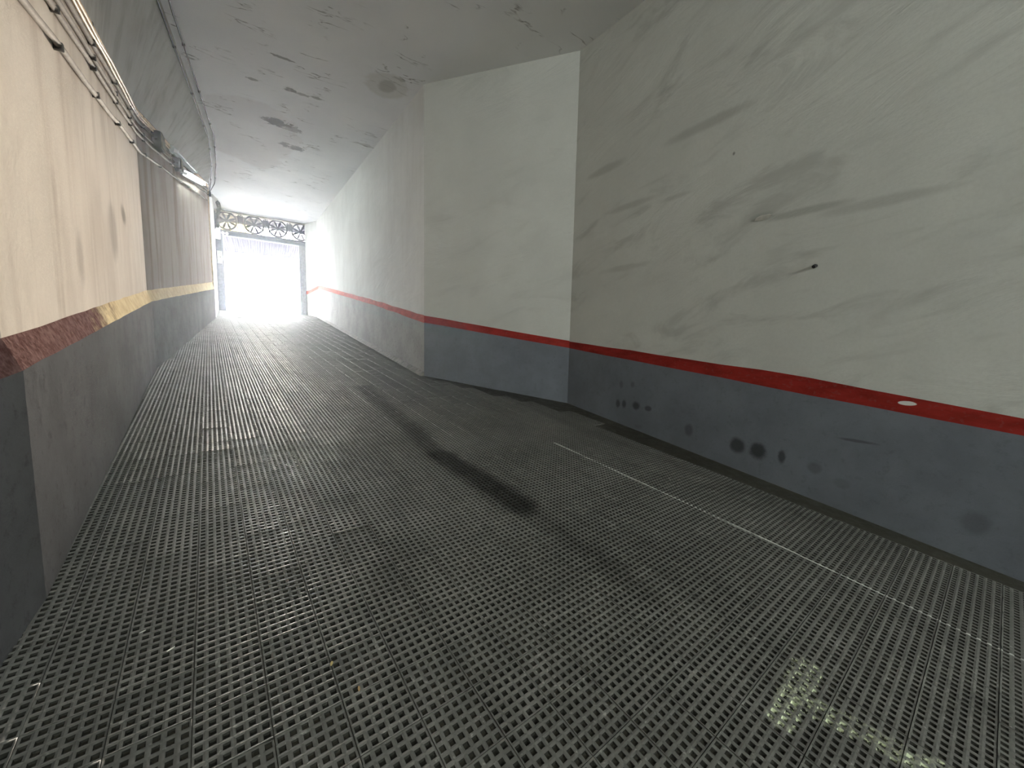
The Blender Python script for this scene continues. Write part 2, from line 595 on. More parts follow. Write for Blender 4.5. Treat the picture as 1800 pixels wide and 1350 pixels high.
def tile_mesh_data(nc, half):
    vs_, fs_, mi = [], [], []
    idx = {}

    def V(x, y, z):
        k = (round(x, 5), round(y, 5), round(z, 5))
        if k not in idx:
            idx[k] = len(vs_)
            vs_.append((x, y, z))
        return idx[k]
    p = 2 * half / nc
    r, b, d = p * 0.285, p * 0.19, -0.0085
    g_ = 0.0016
    for i in range(nc):
        for j in range(nc):
            x0, y0 = -half + i * p, -half + j * p
            cx, cy = x0 + p / 2, y0 + p / 2
            X0, Y0, X1, Y1 = x0, y0, x0 + p, y0 + p
            if i == 0:
                X0 += g_
            if j == 0:
                Y0 += g_
            if i == nc - 1:
                X1 -= g_
            if j == nc - 1:
                Y1 -= g_
            o = [V(X0, Y0, 0), V(X1, Y0, 0), V(X1, Y1, 0), V(X0, Y1, 0)]
            m = [V(cx - r, cy - r, -0.0020), V(cx + r, cy - r, -0.0020), V(cx + r, cy + r, -0.0020), V(cx - r, cy + r, -0.0020)]
            q = [V(cx - b, cy - b, d), V(cx + b, cy - b, d), V(cx + b, cy + b, d), V(cx - b, cy + b, d)]
            for k in range(4):
                fs_.append((o[k], o[(k + 1) % 4], m[(k + 1) % 4], m[k])); mi.append(0)
                fs_.append((m[k], m[(k + 1) % 4], q[(k + 1) % 4], q[k])); mi.append(1)
            fs_.append(tuple(q)); mi.append(1)
    # skirt
    a = half - g_
    t = [V(-a, -a, 0), V(a, -a, 0), V(a, a, 0), V(-a, a, 0)]
    w = [V(-a, -a, -0.012), V(a, -a, -0.012), V(a, a, -0.012), V(-a, a, -0.012)]
    for k in range(4):
        fs_.append((t[(k + 1) % 4], t[k], w[k], w[(k + 1) % 4])); mi.append(0)
    return vs_, fs_, mi


TH = 0.085
e2 = Vector((-math.sin(TH), math.cos(TH), SLOPE * math.cos(TH))).normalized()
e1 = Vector((math.cos(TH), math.sin(TH), SLOPE * math.sin(TH)))
e1 = (e1 - e2 * e1.dot(e2)).normalized()
nn = e1.cross(e2)


def right_limit(y):
    return interp(y, [(-1, 3.98), (4.2, 3.85), (7.0, 2.50), (20.7, 2.24), (22, 1.95)])


centres = []
for i in range(-40, 60):
    for j in range(-12, 118):
        c = Vector((0, 0, 0)) + e1 * (i * TS) + e2 * (j * TS)
        if c.y < -0.6 or c.y > 22.25:
            continue
        if c.x < left_x(c.y) - 0.02 or c.x > right_limit(c.y) - 0.05:
            continue
        px, py, dz = project(c)
        if dz < 0.15 or px < -260 or px > 2060 or py > 1650:
            continue
        if (c.x > 3.0 and c.y < -0.2):
            continue
        centres.append((c, dz, px, py))
inframe = [t for t in centres if 0 <= t[2] <= 1800 and t[3] <= 1350]
rest_pool = [t for t in centres if not (0 <= t[2] <= 1800 and t[3] <= 1350)]
inframe.sort(key=lambda t: (t[0] - Vector((0, 0, H0))).length)
singles, rest = inframe[:300], inframe[300:] + rest_pool
vs_, fs_, mi_ = tile_mesh_data(NC, TS / 2)
tme = bpy.data.meshes.new("tile")
tme.from_pydata(vs_, [], fs_)
tme.materials.append(M_RIDGE)
tme.materials.append(M_PIT)
tme.polygons.foreach_set("material_index", mi_)
tme.update()


def tile_matrix(c):
    a = Matrix.Rotation(random.gauss(0, 0.004), 3, "X") @ Matrix.Rotation(random.gauss(0, 0.004), 3, "Y")
    b = Matrix((e1, e2, nn)).transposed() @ a
    m = b.to_4x4()
    m.translation = c + nn * random.uniform(-0.0015, 0.0008)
    return m


for c, dz, px, py in singles:
    o = bpy.data.objects.new("tile", tme)
    COL.objects.link(o)
    o.parent = floor
    o.matrix_local = tile_matrix(c)
# the further tiles, one mesh
base_v = np.array(vs_)
nv = len(base_v)
allv = np.empty((nv * len(rest), 3), np.float32)
for k, (c, dz, px, py) in enumerate(rest):
    m = np.array(tile_matrix(c))
    allv[k * nv:(k + 1) * nv] = base_v @ m[:3, :3].T + m[:3, 3]
quads = np.array(fs_, np.int32)
allf = (quads[None] + (np.arange(len(rest), dtype=np.int32) * nv)[:, None, None]).reshape(-1)
nf = len(rest) * len(fs_)
me = bpy.data.meshes.new("tile_field")
me.vertices.add(len(allv))
me.vertices.foreach_set("co", allv.ravel())
me.loops.add(len(allf))
me.loops.foreach_set("vertex_index", allf)
me.polygons.add(nf)
me.polygons.foreach_set("loop_start", np.arange(0, nf * 4, 4, dtype=np.int32))
me.polygons.foreach_set("material_index", np.tile(np.array(mi_, np.int32), len(rest)))
me.materials.append(M_RIDGE)
me.materials.append(M_PIT)
me.update(calc_edges=True)
me.validate()
tf = bpy.data.objects.new("tile_field", me)
COL.objects.link(tf)
tf.parent = floor
tag(tf, "pitted ramp tiles further up towards the gate", kind="stuff")
print("tiles", len(singles), len(rest))


# ------------------------------------------------------------------ walls
def face_in(verts, faces, inside):
    """order the faces so that their normals look into the tunnel"""
    out = []
    for f in faces:
        p = [np.array(verts[i], float) for i in f]
        nrm_ = np.cross(p[1] - p[0], p[2] - p[0])
        c_ = sum(p) / len(p)
        out.append(f if nrm_ @ (np.array([inside, c_[1] - 3.0, c_[2]]) - c_) > 0 else tuple(f[::-1]))
    return out


def wall_strip(name, a, b, rows, mats, step=0.4, jitter=0.0018, y_ext=0.0):
    """vertical wall over the plan segment a-b. rows: functions t -> height; between two rows a material"""
    a, b = np.array(a, float), np.array(b, float)
    L = np.linalg.norm(b - a)
    n_ = max(2, int(L / step))
    verts, faces, mi = [], [], []
    nr = len(rows)
    for i in range(n_ + 1):
        t = i / n_
        p = a + (b - a) * t
        for k, f in enumerate(rows):
            z = f(t, p[1]) + (random.gauss(0, jitter) if 0 < k < nr - 1 else 0)
            verts.append((p[0], p[1], z))
    for i in range(n_):
        for k in range(nr - 1):
            q = i * nr + k
            faces.append((q, q + nr, q + nr + 1, q + 1))
            mi.append(k)
    o = mesh_obj(name, verts, face_in(verts, faces, 0.4), mats, mat_idx=mi)
    s = o.modifiers.new("thickness", "SOLIDIFY")
    s.thickness = 0.22
    s.offset = -1.0
    return o


def lin(h0, h1):
    return lambda t, y: floor_z(y) + h0 + (h1 - h0) * t


bot = lambda t, y: floor_z(y) - 0.05
top = lambda t, y: ceil_z(y) + 0.05


def hgt(px, py, a, b):
    p = on_plan(px, py, a, b)
    return p[1], p[2] - floor_z(p[1])


def row_from(pix, a, b):
    """stripe edge heights surveyed at several pixels along the wall"""
    pts = sorted(hgt(px, py, a, b) for px, py in pix)
    pts = [(pts[0][0] - 40, pts[0][1])] + pts + [(pts[-1][0] + 40, pts[-1][1])]
    return lambda t, y: floor_z(y) + interp(y, pts)


w = wall_strip("wall_right", R0, R1, [bot, row_from(((1000, 612), (1400, 690), (1799, 766)), R0, R1),
                                     row_from(((1000, 600), (1400, 660), (1799, 736)), R0, R1), top], [M_DADO_R, M_RED, M_NEAR])
tag(w, "near right wall, pale smeared plaster over a red stripe and grey dado", "wall", kind="structure")
w = wall_strip("wall_return", R1, R2, [bot, row_from(((747, 567), (995, 611)), R1, R2), row_from(((747, 555), (997, 599)), R1, R2), top],
               [M_DADO_R, M_RED, M_RETURN])
tag(w, "oblique plain grey wall where the ramp narrows, red stripe across it", "wall", kind="structure")
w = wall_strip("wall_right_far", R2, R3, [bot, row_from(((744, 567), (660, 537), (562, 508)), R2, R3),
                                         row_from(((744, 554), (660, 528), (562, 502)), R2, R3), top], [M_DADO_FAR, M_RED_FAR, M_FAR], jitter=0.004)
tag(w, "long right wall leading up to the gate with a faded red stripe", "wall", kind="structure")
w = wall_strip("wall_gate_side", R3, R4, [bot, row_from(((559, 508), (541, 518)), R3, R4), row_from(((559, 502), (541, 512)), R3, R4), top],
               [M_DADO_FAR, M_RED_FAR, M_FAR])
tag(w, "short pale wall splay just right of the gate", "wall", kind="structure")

# left wall: dado, sloping ledge, wall, haunch up to the ceiling
ys = sorted(set([NB, -4, -1, 0.5, 1.5, 2.0, 2.5] + [2.5 + 0.25 * k for k in range(1, 23)] + [8.0 + 0.35 * k for k in range(1, 28)] + [17.8]))
lo_h = [(NB, 1.03), (2.2, 1.03), (8, 1.03), (17.8, 1.03)]
hi_h = [(NB, 1.16), (2.2, 1.16), (8, 1.19), (17.8, 1.27)]
verts, faces, mi = [], [], []
for y in ys:
    x = left_x(y)
    j = random.gauss(0, 0.002)
    verts += [(x, y, floor_z(y) - 0.05), (x, y, floor_z(y) + interp(y, lo_h) + j), (x - 0.05, y, floor_z(y) + interp(y, hi_h) + random.gauss(0, .002)),
              (x - 0.05, y, haunch_z(y)), (left_ceil_x(y), y, ceil_z(y) + 0.02)]
for i in range(len(ys) - 1):
    for k in range(4):
        q = i * 5 + k
        faces.append((q, q + 1, q + 6, q + 5))
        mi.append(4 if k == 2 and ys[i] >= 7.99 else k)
w = mesh_obj("wall_left", verts, face_in(verts, faces, 0.6), [M_DADO_L, M_LEDGE, M_LEFT, M_HAUNCH, M_LEFT_FAR_SHADED], mat_idx=mi)
s = w.modifiers.new("thickness", "SOLIDIFY")
s.thickness = 0.2
s.offset = -1
tag(w, "stained left wall carrying the conduits, worn ledge stripe with painted-in sun tint along it", "wall", kind="structure")
w = wall_strip("wall_left_end", LEFT[4], LEFT[5], [bot, lambda t, y: floor_z(y) + 1.05, top], [M_FAR, M_FAR])
tag(w, "sliver of sunlit wall beside the left gate post", "wall", kind="structure")

# ceiling
cys = [NB, -3, 0, 2.5, 5, 7.5, 10, 12.4, 14.6, 17.8, 20, 22.3]
verts, faces = [], []
for y in cys:
    verts += [(-1.9, y, ceil_z(y)), (5.2, y, ceil_z(y)), (-1.9, y, ceil_z(y) + 0.3), (5.2, y, ceil_z(y) + 0.3)]
for i in range(len(cys) - 1):
    q = i * 4
    faces += [(q, q + 1, q + 5, q + 4), (q + 2, q + 6, q + 7, q + 3), (q, q + 4, q + 6, q + 2), (q + 1, q + 3, q + 7, q + 5)]
q = (len(cys) - 1) * 4
faces += [(0, 2, 3, 1), (q, q + 1, q + 3, q + 2)]
w = mesh_obj("ceiling", verts, faces, M_CEIL)
tag(w, "grey painted ceiling with peeling cracks sloping up to the gate", "ceiling", kind="structure")
w = mesh_obj("wall_back", [(-2, NB, -4), (5.2, NB, -4), (5.2, NB, 6), (-2, NB, 6), (-2, NB - .2, -4), (5.2, NB - .2, -4), (5.2, NB - .2, 6), (-2, NB - .2, 6)],
             [(0, 1, 2, 3), (7, 6, 5, 4), (0, 4, 5, 1), (1, 5, 6, 2), (2, 6, 7, 3), (3, 7, 4, 0)], M_RETURN)
tag(w, "plain plastered wall at the foot of the ramp behind the camera", "wall", kind="structure")

# small cement fillet along the foot of the far right wall and of the near wall
M_CEM = plain("cement", (0.20, 0.195, 0.175), 0.85, var=0.25)
for nm, a, b, wd, lab in (("trim_1", R2, R3, 0.09, "low cement fillet along the foot of the far right wall"),
                          ):
    a, b = np.array(a), np.array(b)
    d = (b - a) / np.linalg.norm(b - a)
    nrm = np.array([-d[1], d[0]])
    if nrm[0] > 0:
        nrm = -nrm
    vv = []
    for p in (a, b):
        vv += [(p[0], p[1], floor_z(p[1]) + 0.07), (p[0] + nrm[0] * wd, p[1] + nrm[1] * wd, floor_z(p[1]) - 0.004), (p[0], p[1], floor_z(p[1]) - 0.01)]
    t_ = mesh_obj(nm, vv, [(0, 1, 4, 3), (1, 2, 5, 4), (0, 3, 5, 2), (0, 2, 1), (3, 4, 5)], M_CEM)
    tag(t_, lab, "trim", kind="structure")

# ------------------------------------------------------------------ gate
M_IRON = plain("gate_iron", (0.03, 0.03, 0.05), 0.5, 0.3, 0.2)
M_LINTEL = plain("lintel_paint", (0.11, 0.13, 0.19), 0.5, 0.0, 0.15)
M_JAMB = plain("jamb_paint", (0.16, 0.18, 0.225), 0.55, 0.0, 0.15)
GZ0 = floor_z(GATE_Y)
gate = empty("gate_portal", (0.2, GATE_Y, GZ0))
tag(gate, "grey iron gate portal topped by a frieze of four spoked wheels", "gate")


def gpart(name, builder, mat, parent=None, smooth=False):
    bm = bmesh.new()
    builder(bm)
    bmesh.ops.recalc_face_normals(bm, faces=bm.faces)
    me_ = bpy.data.meshes.new(name)
    bm.to_mesh(me_)
    bm.free()
    me_.materials.append(mat)
    if smooth:
        me_.polygons.foreach_set("use_smooth", [True] * len(me_.polygons))
    o = bpy.data.objects.new(name, me_)
    COL.objects.link(o)
    if parent is not None:
        root = parent
        while root.parent is not None:
            root = root.parent
        o.parent = parent
        # mesh data is in scene coordinates; undo the root's offset once
        if parent is root:
            o.location = -Vector(root.location)
    return o


ZL0, ZL1, ZT = 4.65 + H0, 4.86 + H0, 5.82 + H0


def jamb(x0, x1):
    def f(bm):
        bm_box(bm, (x0, GATE_Y, GZ0 - 0.02), (x1, GATE_Y + 0.22, ZL0), 0.01)
        bm_box(bm, (x0 + 0.05, GATE_Y - 0.03, GZ0 - 0.02), (x1 - 0.05, GATE_Y, ZL0), 0.005)
        bm_box(bm, (x0 - 0.01, GATE_Y - 0.04, GZ0 - 0.02), (x1 + 0.01, GATE_Y + 0.1, GZ0 + 0.12), 0.005)
    return f


gpart("jamb", jamb(-1.58, -1.29), M_JAMB, gate)
gpart("jamb", jamb(1.70, 1.98), M_JAMB, gate)


def lintel(bm):
    bm_box(bm, (-1.6, GATE_Y, ZL0), (2.34, GATE_Y + 0.24, ZL1 - 0.05), 0.01)
    bm_box(bm, (-1.6, GATE_Y - 0.04, ZL1 - 0.05), (2.34, GATE_Y + 0.28, ZL1), 0.006)
    bm_box(bm, (-1.6, GATE_Y - 0.025, ZL0), (2.34, GATE_Y, ZL0 + 0.035), 0.004)


gpart("lintel", lintel, M_LINTEL, gate)
gpart("top_rail", lambda bm: (bm_box(bm, (-1.6, GATE_Y + 0.05, ZT - 0.09), (2.34, GATE_Y + 0.2, ZT + 0.12), 0.008),
                              bm_box(bm, (-1.6, GATE_Y + 0.02, ZT - 0.12), (2.34, GATE_Y + 0.08, ZT - 0.07), 0.004)), M_IRON, gate)
gpart("bottom_rail", lambda bm: bm_box(bm, (-1.6, GATE_Y + 0.08, ZL1), (2.34, GATE_Y + 0.16, ZL1 + 0.05), 0.006), M_IRON, gate)
for x in (-1.57, 2.27):
    gpart("end_post", lambda bm: bm_box(bm, (x, GATE_Y + 0.06, ZL1), (x + 0.07, GATE_Y + 0.18, ZT - 0.08), 0.006), M_IRON, gate)


def ring(cx, cz, r0, r1, d0, d1, seg=40):
    def f(bm):
        rings = []
        for rr, yy in ((r0, d0), (r1, d0), (r1, d1), (r0, d1)):
            rings.append([bm.verts.new((cx + rr * math.cos(2 * math.pi * k / seg), yy, cz + rr * math.sin(2 * math.pi * k / seg))) for k in range(seg)])
        for a_, b_ in ((0, 1), (1, 2), (2, 3), (3, 0)):
            for k in range(seg):
                bm.faces.new((rings[a_][k], rings[a_][(k + 1) % seg], rings[b_][(k + 1) % seg], rings[b_][k]))
    return f


ZC = 5.31 + H0
WX = (-1.13, -0.10, 0.84, 1.80)
for cx in WX:
    wr = gpart("wheel_ring", ring(cx, ZC, 0.335, 0.405, GATE_Y + 0.06, GATE_Y + 0.16), M_IRON, gate)
    gpart("hub", lambda bm: (ring(cx, ZC, 0.02, 0.085, GATE_Y + 0.05, GATE_Y + 0.17, 20)(bm),
                             bm_box(bm, (cx - .03, GATE_Y + 0.04, ZC - .03), (cx + .03, GATE_Y + 0.18, ZC + .03), 0.008)), M_IRON, wr)
    for k in range(8):
        ang = 2 * math.pi * (k + 0.5) / 8

        def spoke(bm):
            m_ = Matrix.Translation((cx, GATE_Y + 0.11, ZC)) @ Matrix.Rotation(-ang, 4, "Y")
            prof = [(0.07, 0.022), (0.16, 0.040), (0.26, 0.052), (0.345, 0.026)]
            sec = []
            for rr, hw in prof:
                sec.append([bm.verts.new(m_ @ Vector((rr, dy, dz_))) for dy, dz_ in ((-0.015, -hw), (-0.015, hw), (0.015, hw), (0.015, -hw))])
            for s0, s1 in zip(sec, sec[1:]):
                for q_ in range(4):
                    bm.faces.new((s0[q_], s0[(q_ + 1) % 4], s1[(q_ + 1) % 4], s1[q_]))
            bm.faces.new(sec[0][::-1])
            bm.faces.new(sec[-1])
        gpart("spoke", spoke, M_IRON, wr)
for xa, xb in zip(WX, WX[1:]):
    xm = (xa + xb) / 2

    def post(bm):
        bm_box(bm, (xm - 0.018, GATE_Y + 0.085, ZL1 + 0.02), (xm + 0.018, GATE_Y + 0.135, ZT - 0.08), 0.004)
    gpart("baluster", post, M_IRON, gate)

    def lyre(bm):
        for sg in (-1, 1):
            bm_tube(bm, [(xm + sg * 0.05, GATE_Y + 0.11, ZC + 0.36), (xm + sg * 0.11, GATE_Y + 0.11, ZC + 0.25), (xm + sg * 0.07, GATE_Y + 0.11, ZC + 0.02),
                         (xm + sg * 0.13, GATE_Y + 0.11, ZC - 0.28), (xm + sg * 0.2, GATE_Y + 0.11, ZC - 0.40)], 0.016, 6)
        bm_box(bm, (xm - 0.13, GATE_Y + 0.09, ZC + 0.02), (xm + 0.13, GATE_Y + 0.13, ZC + 0.05))
        bm_box(bm, (xm - 0.10, GATE_Y + 0.10, ZC + 0.05), (xm + 0.10, GATE_Y + 0.12, ZC + 0.30))
    gpart("lyre_scroll", lyre, M_IRON, gate)

# wall over and beside the gate, outside face of the building
M_OUT = plain("facade_render", (0.55, 0.53, 0.48), 0.8)
bm = bmesh.new()
bm_box(bm, (-9, GATE_Y + 0.02, ceil_z(22) - 0.05), (9, GATE_Y + 0.42, 14))
bm_box(bm, (-9, GATE_Y + 0.02, GZ0 - 1), (-1.6, GATE_Y + 0.42, ceil_z(22) + 0.2))
bm_box(bm, (2.34, GATE_Y + 0.02, GZ0 - 1), (9, GATE_Y + 0.42, ceil_z(22) + 0.2))
bm_box(bm, (1.98, GATE_Y + 0.02, GZ0 - 1), (2.36, GATE_Y + 0.42, ZL0 + 0.01))
w = bm_obj("wall_street_front", bm, M_OUT)
tag(w, "street front of the building around the gate opening", "wall", kind="structure")

# ------------------------------------------------------------------ outside
M_ROAD = plain("street_paving", (0.16, 0.16, 0.165), 0.85)
bm = bmesh.new()
bm_box(bm, (-45, 22.42, GZ0 - 0.4), (45, 90, GZ0 - 0.03))
o = bm_obj("ground", bm, M_ROAD)
tag(o, "glaring sunlit street paving outside the gate", "ground", kind="structure")

M_CANOPY = plain("canopy_sheet", (0.075, 0.075, 0.105), 0.9, 0.0, 0.06)
canopy = empty("corrugated_canopy", (0.2, 22.5, ZL0 + 0.1))
tag(canopy, "lilac grey corrugated canopy hanging out beyond the gate lintel", "canopy")


def corr(x0, x1, y0, y1, z, nseg):
    def f(bm):
        prev = None
        for i in range(nseg + 1):
            x = x0 + (x1 - x0) * i / nseg
            dz_ = 0.018 * math.sin(i * math.pi / 2)
            e = y1 + 0.06 * math.sin(x * 7.3) + 0.05 * math.sin(x * 17.1 + 1)
            ro = [bm.verts.new((x, y0, z + dz_)), bm.verts.new((x, e, z + dz_ - 0.12)), bm.verts.new((x, e, z + dz_ - 0.105)), bm.verts.new((x, y0, z + dz_ + 0.015))]
            if prev:
                for k in range(4):
                    bm.faces.new((prev[k], ro[k], ro[(k + 1) % 4], prev[(k + 1) % 4]))
            else:
                bm.faces.new(ro[::-1])
            prev = ro
        bm.faces.new(prev)
    return f


for k in range(4):
    gpart("corrugated_sheet", corr(-1.9 + k * 1.1, -1.9 + (k + 1) * 1.1 + 0.06, 22.45, 25.9 - 0.12 * k, ZL0 + 0.10 + 0.012 * (k % 2), 46), M_CANOPY, canopy)
for yy in (23.4, 25.0):
    gpart("purlin", lambda bm: bm_box(bm, (-1.95, yy, ZL0 + 0.13), (2.55, yy + 0.05, ZL0 + 0.19), 0.004), M_IRON, canopy)
M_SLABC = plain("balcony_concrete", (0.048, 0.042, 0.066), 0.8)
balc = empty("balcony", (0.2, 22.42, ZT + 0.1))
tag(balc, "shaded balcony underside seen through the upper halves of the wheels", "balcony")
gpart("slab", lambda bm: bm_box(bm, (-4.5, 22.44, ZT + 0.06), (5, 24.45, ZT + 0.26), 0.02), M_SLABC, balc)
gpart("edge_beam", lambda bm: bm_box(bm, (-4.5, 24.3, ZT + 0.0), (5, 24.5, ZT + 0.4), 0.02), M_SLABC, balc)


M_WHITE = plain("white_paint", (0.8, 0.8, 0.78), 0.5, 0, 0.05)

M_YELLOW = G("yellow_canvas")
M_YELLOW.done((0.85, 0.80, 0.48), 0.8)
_tr = M_YELLOW.nt.nodes.new("ShaderNodeBsdfTranslucent")
_tr.inputs[0].default_value = (0.92, 0.86, 0.50, 1)
_mx = M_YELLOW.nt.nodes.new("ShaderNodeMixShader")
_mx.inputs[0].default_value = 0.6
M_YELLOW.link(M_YELLOW.bsdf.outputs[0], _mx.inputs[1])
M_YELLOW.link(_tr.outputs[0], _mx.inputs[2])
M_YELLOW.link(_mx.outputs[0], M_YELLOW.nt.nodes["Material Output"].inputs["Surface"])
blind = empty("balcony_blind", (-1.1, 24.55, ZT + 0.05))
tag(blind, "yellow canvas blind hanging from the balcony edge behind the leftmost wheel", "blind")
for k in range(4):
    gpart("canvas_strip", lambda bm: bm_box(bm, (-1.95 + k * .42, 24.52 + .02 * (k % 2), ZT - 1.0), (-1.95 + k * .42 + .40, 24.53 + .02 * (k % 2), ZT + 0.1)), M_YELLOW.mat, blind)
gpart("bottom_bar", lambda bm: bm_box(bm, (-1.97, 24.50, ZT - 1.05), (-.28, 24.57, ZT - 1.0), .008), M_WHITE, blind)

# ------------------------------------------------------------------ conduits on the left wall
M_COND = plain("grey_conduit", (0.17, 0.145, 0.12), 0.85, 0.0, 0.2)
M_COND.node_tree.nodes["Principled BSDF"].inputs["Specular IOR Level"].default_value = 0.12
M_CABLE = plain("ochre_cable", (0.60, 0.43, 0.27), 0.6, 0.0, 0.3)
M_CABLE.node_tree.nodes["Principled BSDF"].inputs["Specular IOR Level"].default_value = 0.25
M_BLACK = plain("black_plastic", (0.02, 0.02, 0.022), 0.5)
M_CLIP = plain("clip_steel", (0.10, 0.09, 0.08), 0.45, 0.4)


def run(name, k, r, off, mat, label, y0=1.2, y1=17.55, wob=0.0, clips=True, down=None):
    pts = []
    yy = list(np.arange(y0, y1, 0.3)) + [y1]
    ph = random.uniform(0, 6)
    for y in yy:
        kk = k
        sag = wob * math.sin(y * 2.1 + ph) + wob * 0.6 * math.sin(y * 5.3 + 2 * ph)
        x = left_x(y) - 0.05 + r + off
        pts.append((x, y, min(cond_z(y, kk) + sag, ceil_z(y) - 0.06)))
    if down:
        x, y, z = pts[-1]
        pts += [(x, y + 0.05, z - 0.06), (x, y + 0.06, z - 0.3), (x, y + 0.06, floor_z(y) + down)]
    root = empty(name, pts[0])
    tag(root, label, "conduit" if mat is M_COND else "cable", "service runs along the left wall")
    gpart("tube", lambda bm: bm_tube(bm, pts, r, 8), mat, root, True)
    if clips:
        for y in np.arange(2.6, y1, 1.15):
            x = left_x(y) - 0.05
            z = cond_z(y, k)

            def clip(bm):
                bm_box(bm, (x - 0.005, y - 0.012, z - r * 1.25), (x + 2 * r + off + 0.003, y + 0.012, z + r * 1.25), 0.003)
            gpart("clip", clip, M_CLIP, root)
    return root


run("steel_conduit", 0.0, 0.019, 0.004, M_COND, "lowest grey conduit on the left wall, running alone below the lamp", wob=0.008, y1=17.2)
run("steel_conduit", 0.215, 0.017, 0.004, M_COND, "second conduit up on the left wall, lower of the close pair", wob=0.005)
run("steel_conduit", 0.30, 0.017, 0.004, M_COND, "third conduit up on the left wall, upper of the close pair", wob=0.005)
run("steel_conduit", 0.415, 0.019, 0.004, M_COND, "fourth conduit up on the left wall, just below the ochre cables", wob=0.004)
run("power_cable", 0.475, 0.013, 0.02, M_CABLE, "lowest ochre cable of the bundle above the conduits", wob=0.010, clips=False)
run("power_cable", 0.505, 0.012, 0.035, M_CABLE, "sagging ochre cable in the middle of the bundle", wob=0.013, clips=False)
run("power_cable", 0.53, 0.012, 0.02, M_CABLE, "ochre cable second from the top of the bundle", wob=0.008, clips=False)
run("power_cable", 0.56, 0.013, 0.012, M_CABLE, "topmost ochre cable of the bundle, bending down at the wall end", wob=0.004, down=0.2, y1=17.6)

# two thin cables along the ceiling edge
for nm, dx, dz_, lab in (("ceiling_cable", 0.015, -0.10, "thin dark cable tacked along the ceiling edge, lower of two"),
                         ("ceiling_cable", 0.10, -0.02, "thin dark cable tacked along the ceiling edge, upper of two")):
    pts = [(left_ceil_x(y) + dx * 1.0 - (0.03 if dz_ < -0.05 else 0), y, ceil_z(y) + dz_) for y in np.arange(4.5, 17.3, 0.4)]
    x, y, z = pts[-1]
    pts.append((x - 0.03, y + 0.15, z - 0.05))
    pts.append((left_x(17.5) + 0.0, 17.5, min(z - 0.3, cond_z(17.5, 0.3))))
    root = empty(nm, pts[0])
    tag(root, lab, "cable", "cables along the ceiling edge")
    gpart("tube", lambda bm: bm_tube(bm, pts, 0.011, 6), M_BLACK, root, True)
    for q in pts[2:-3:4]:
        gpart("clip", lambda bm: bm_box(bm, (q[0] - .02, q[1] - .012, q[2] - .018), (q[0] + .02, q[1] + .012, q[2] + .018), .003), M_CLIP, root)


# junction boxes
def jbox(px, py, sy, sz, label):
    p = on_plan(px, py, LEFT[3], LEFT[4])
    x = left_x(p[1]) - 0.05
    b = empty("junction_box", (x, p[1], p[2] - sz / 2))
    tag(b, label, "junction box")
    gpart("body", lambda bm: bm_box(bm, (x + 0.004, p[1] - sy / 2, p[2] - sz / 2), (x + 0.13, p[1] + sy / 2, p[2] + sz / 2), 0.012), M_BLACK, b)
    gpart("lid", lambda bm: bm_box(bm, (x + 0.13, p[1] - sy / 2 + .012, p[2] - sz / 2 + .012), (x + 0.145, p[1] + sy / 2 - .012, p[2] + sz / 2 - .012), 0.005), M_COND, b)
    for sg in (-1, 1):
        gpart("gland", lambda bm: bm_tube(bm, [(x + .06, p[1] + sg * sy / 2, p[2]), (x + .06, p[1] + sg * (sy / 2 + .05), p[2] + sg * .008)], .022, 8), M_BLACK, b)


jbox(275, 248, 0.26, 0.26, "dark junction box where the left wall bends, between the conduits")
jbox(311, 289, 0.24, 0.22, "dark junction box at the near end of the lit lamp")

# ------------------------------------------------------------------ lamps
def emit(name, col, strength):
    m = bpy.data.materials.new(name)
    m.use_nodes = True
    b = m.node_tree.nodes["Principled BSDF"]
    b.inputs["Base Color"].default_value = (0.9, 0.9, 0.9, 1)
    b.inputs["Emission Color"].default_value = (*col, 1)
    b.inputs["Emission Strength"].default_value = strength
    if strength < 5:
        m.cycles.emission_sampling = "NONE"
    return m


M_TUBE = emit("lit_tube", (0.86, 1.0, 0.98), 62.0)
M_HOUSING = plain("lamp_housing", (0.45, 0.48, 0.47), 0.4, 0, 0.08)


def tube_lamp(name, p0, p1, nrm, label, group=None, tube_mat=None, hood=0):
    """batten lamp from p0 to p1, nrm points away from the surface it is fixed to"""
    p0, p1, nrm = Vector(p0), Vector(p1), Vector(nrm).normalized()
    d = (p1 - p0).normalized()
    nrm = (nrm - d * nrm.dot(d)).normalized()
    s_ = d.cross(nrm)
    if hood and s_.z < 0:
        hood = -1
    L = (p1 - p0).length
    m_ = Matrix((d, s_, nrm)).transposed().to_4x4()
    m_.translation = p0
    root = empty(name, p0)
    tag(root, label, "lamp", group)

    def house(bm):
        bm_box(bm, (-0.04, -0.06, 0.0), (L + 0.04, 0.06, 0.05), 0.01, m_)
    gpart("housing", house, M_HOUSING, root)
    gpart("tube", lambda bm: bm_tube(bm, [m_ @ Vector((0.02, 0, 0.085)), m_ @ Vector((L - 0.02, 0, 0.085))], 0.019, 12), tube_mat or M_TUBE, root, True)
    if hood:
        gpart("light_shield", lambda bm: bm_box(bm, (-0.03, hood * 0.062, 0.0), (L + 0.03, hood * 0.070, 0.16), 0.002, m_), M_HOUSING, root)  # plate added over the tube to keep its light off the ceiling
    for xx in (-0.02, L - 0.02):
        gpart("end_cap", lambda bm: bm_box(bm, (xx, -0.028, 0.05), (xx + 0.04, 0.028, 0.115), 0.006, m_), M_WHITE, root)
    return root


pa, pb = on_plan(317, 301, LEFT[3], LEFT[4]), on_plan(353, 321, LEFT[3], LEFT[4])
xw = left_x(11.0) - 0.05
tube_lamp("fluorescent_lamp", (xw + 0.06, pa[1], pa[2]), (xw + 0.06, pb[1], pb[2]), (1, 0, -0.35),
          "lit fluorescent tube lamp on the left wall between the conduits", hood=1)
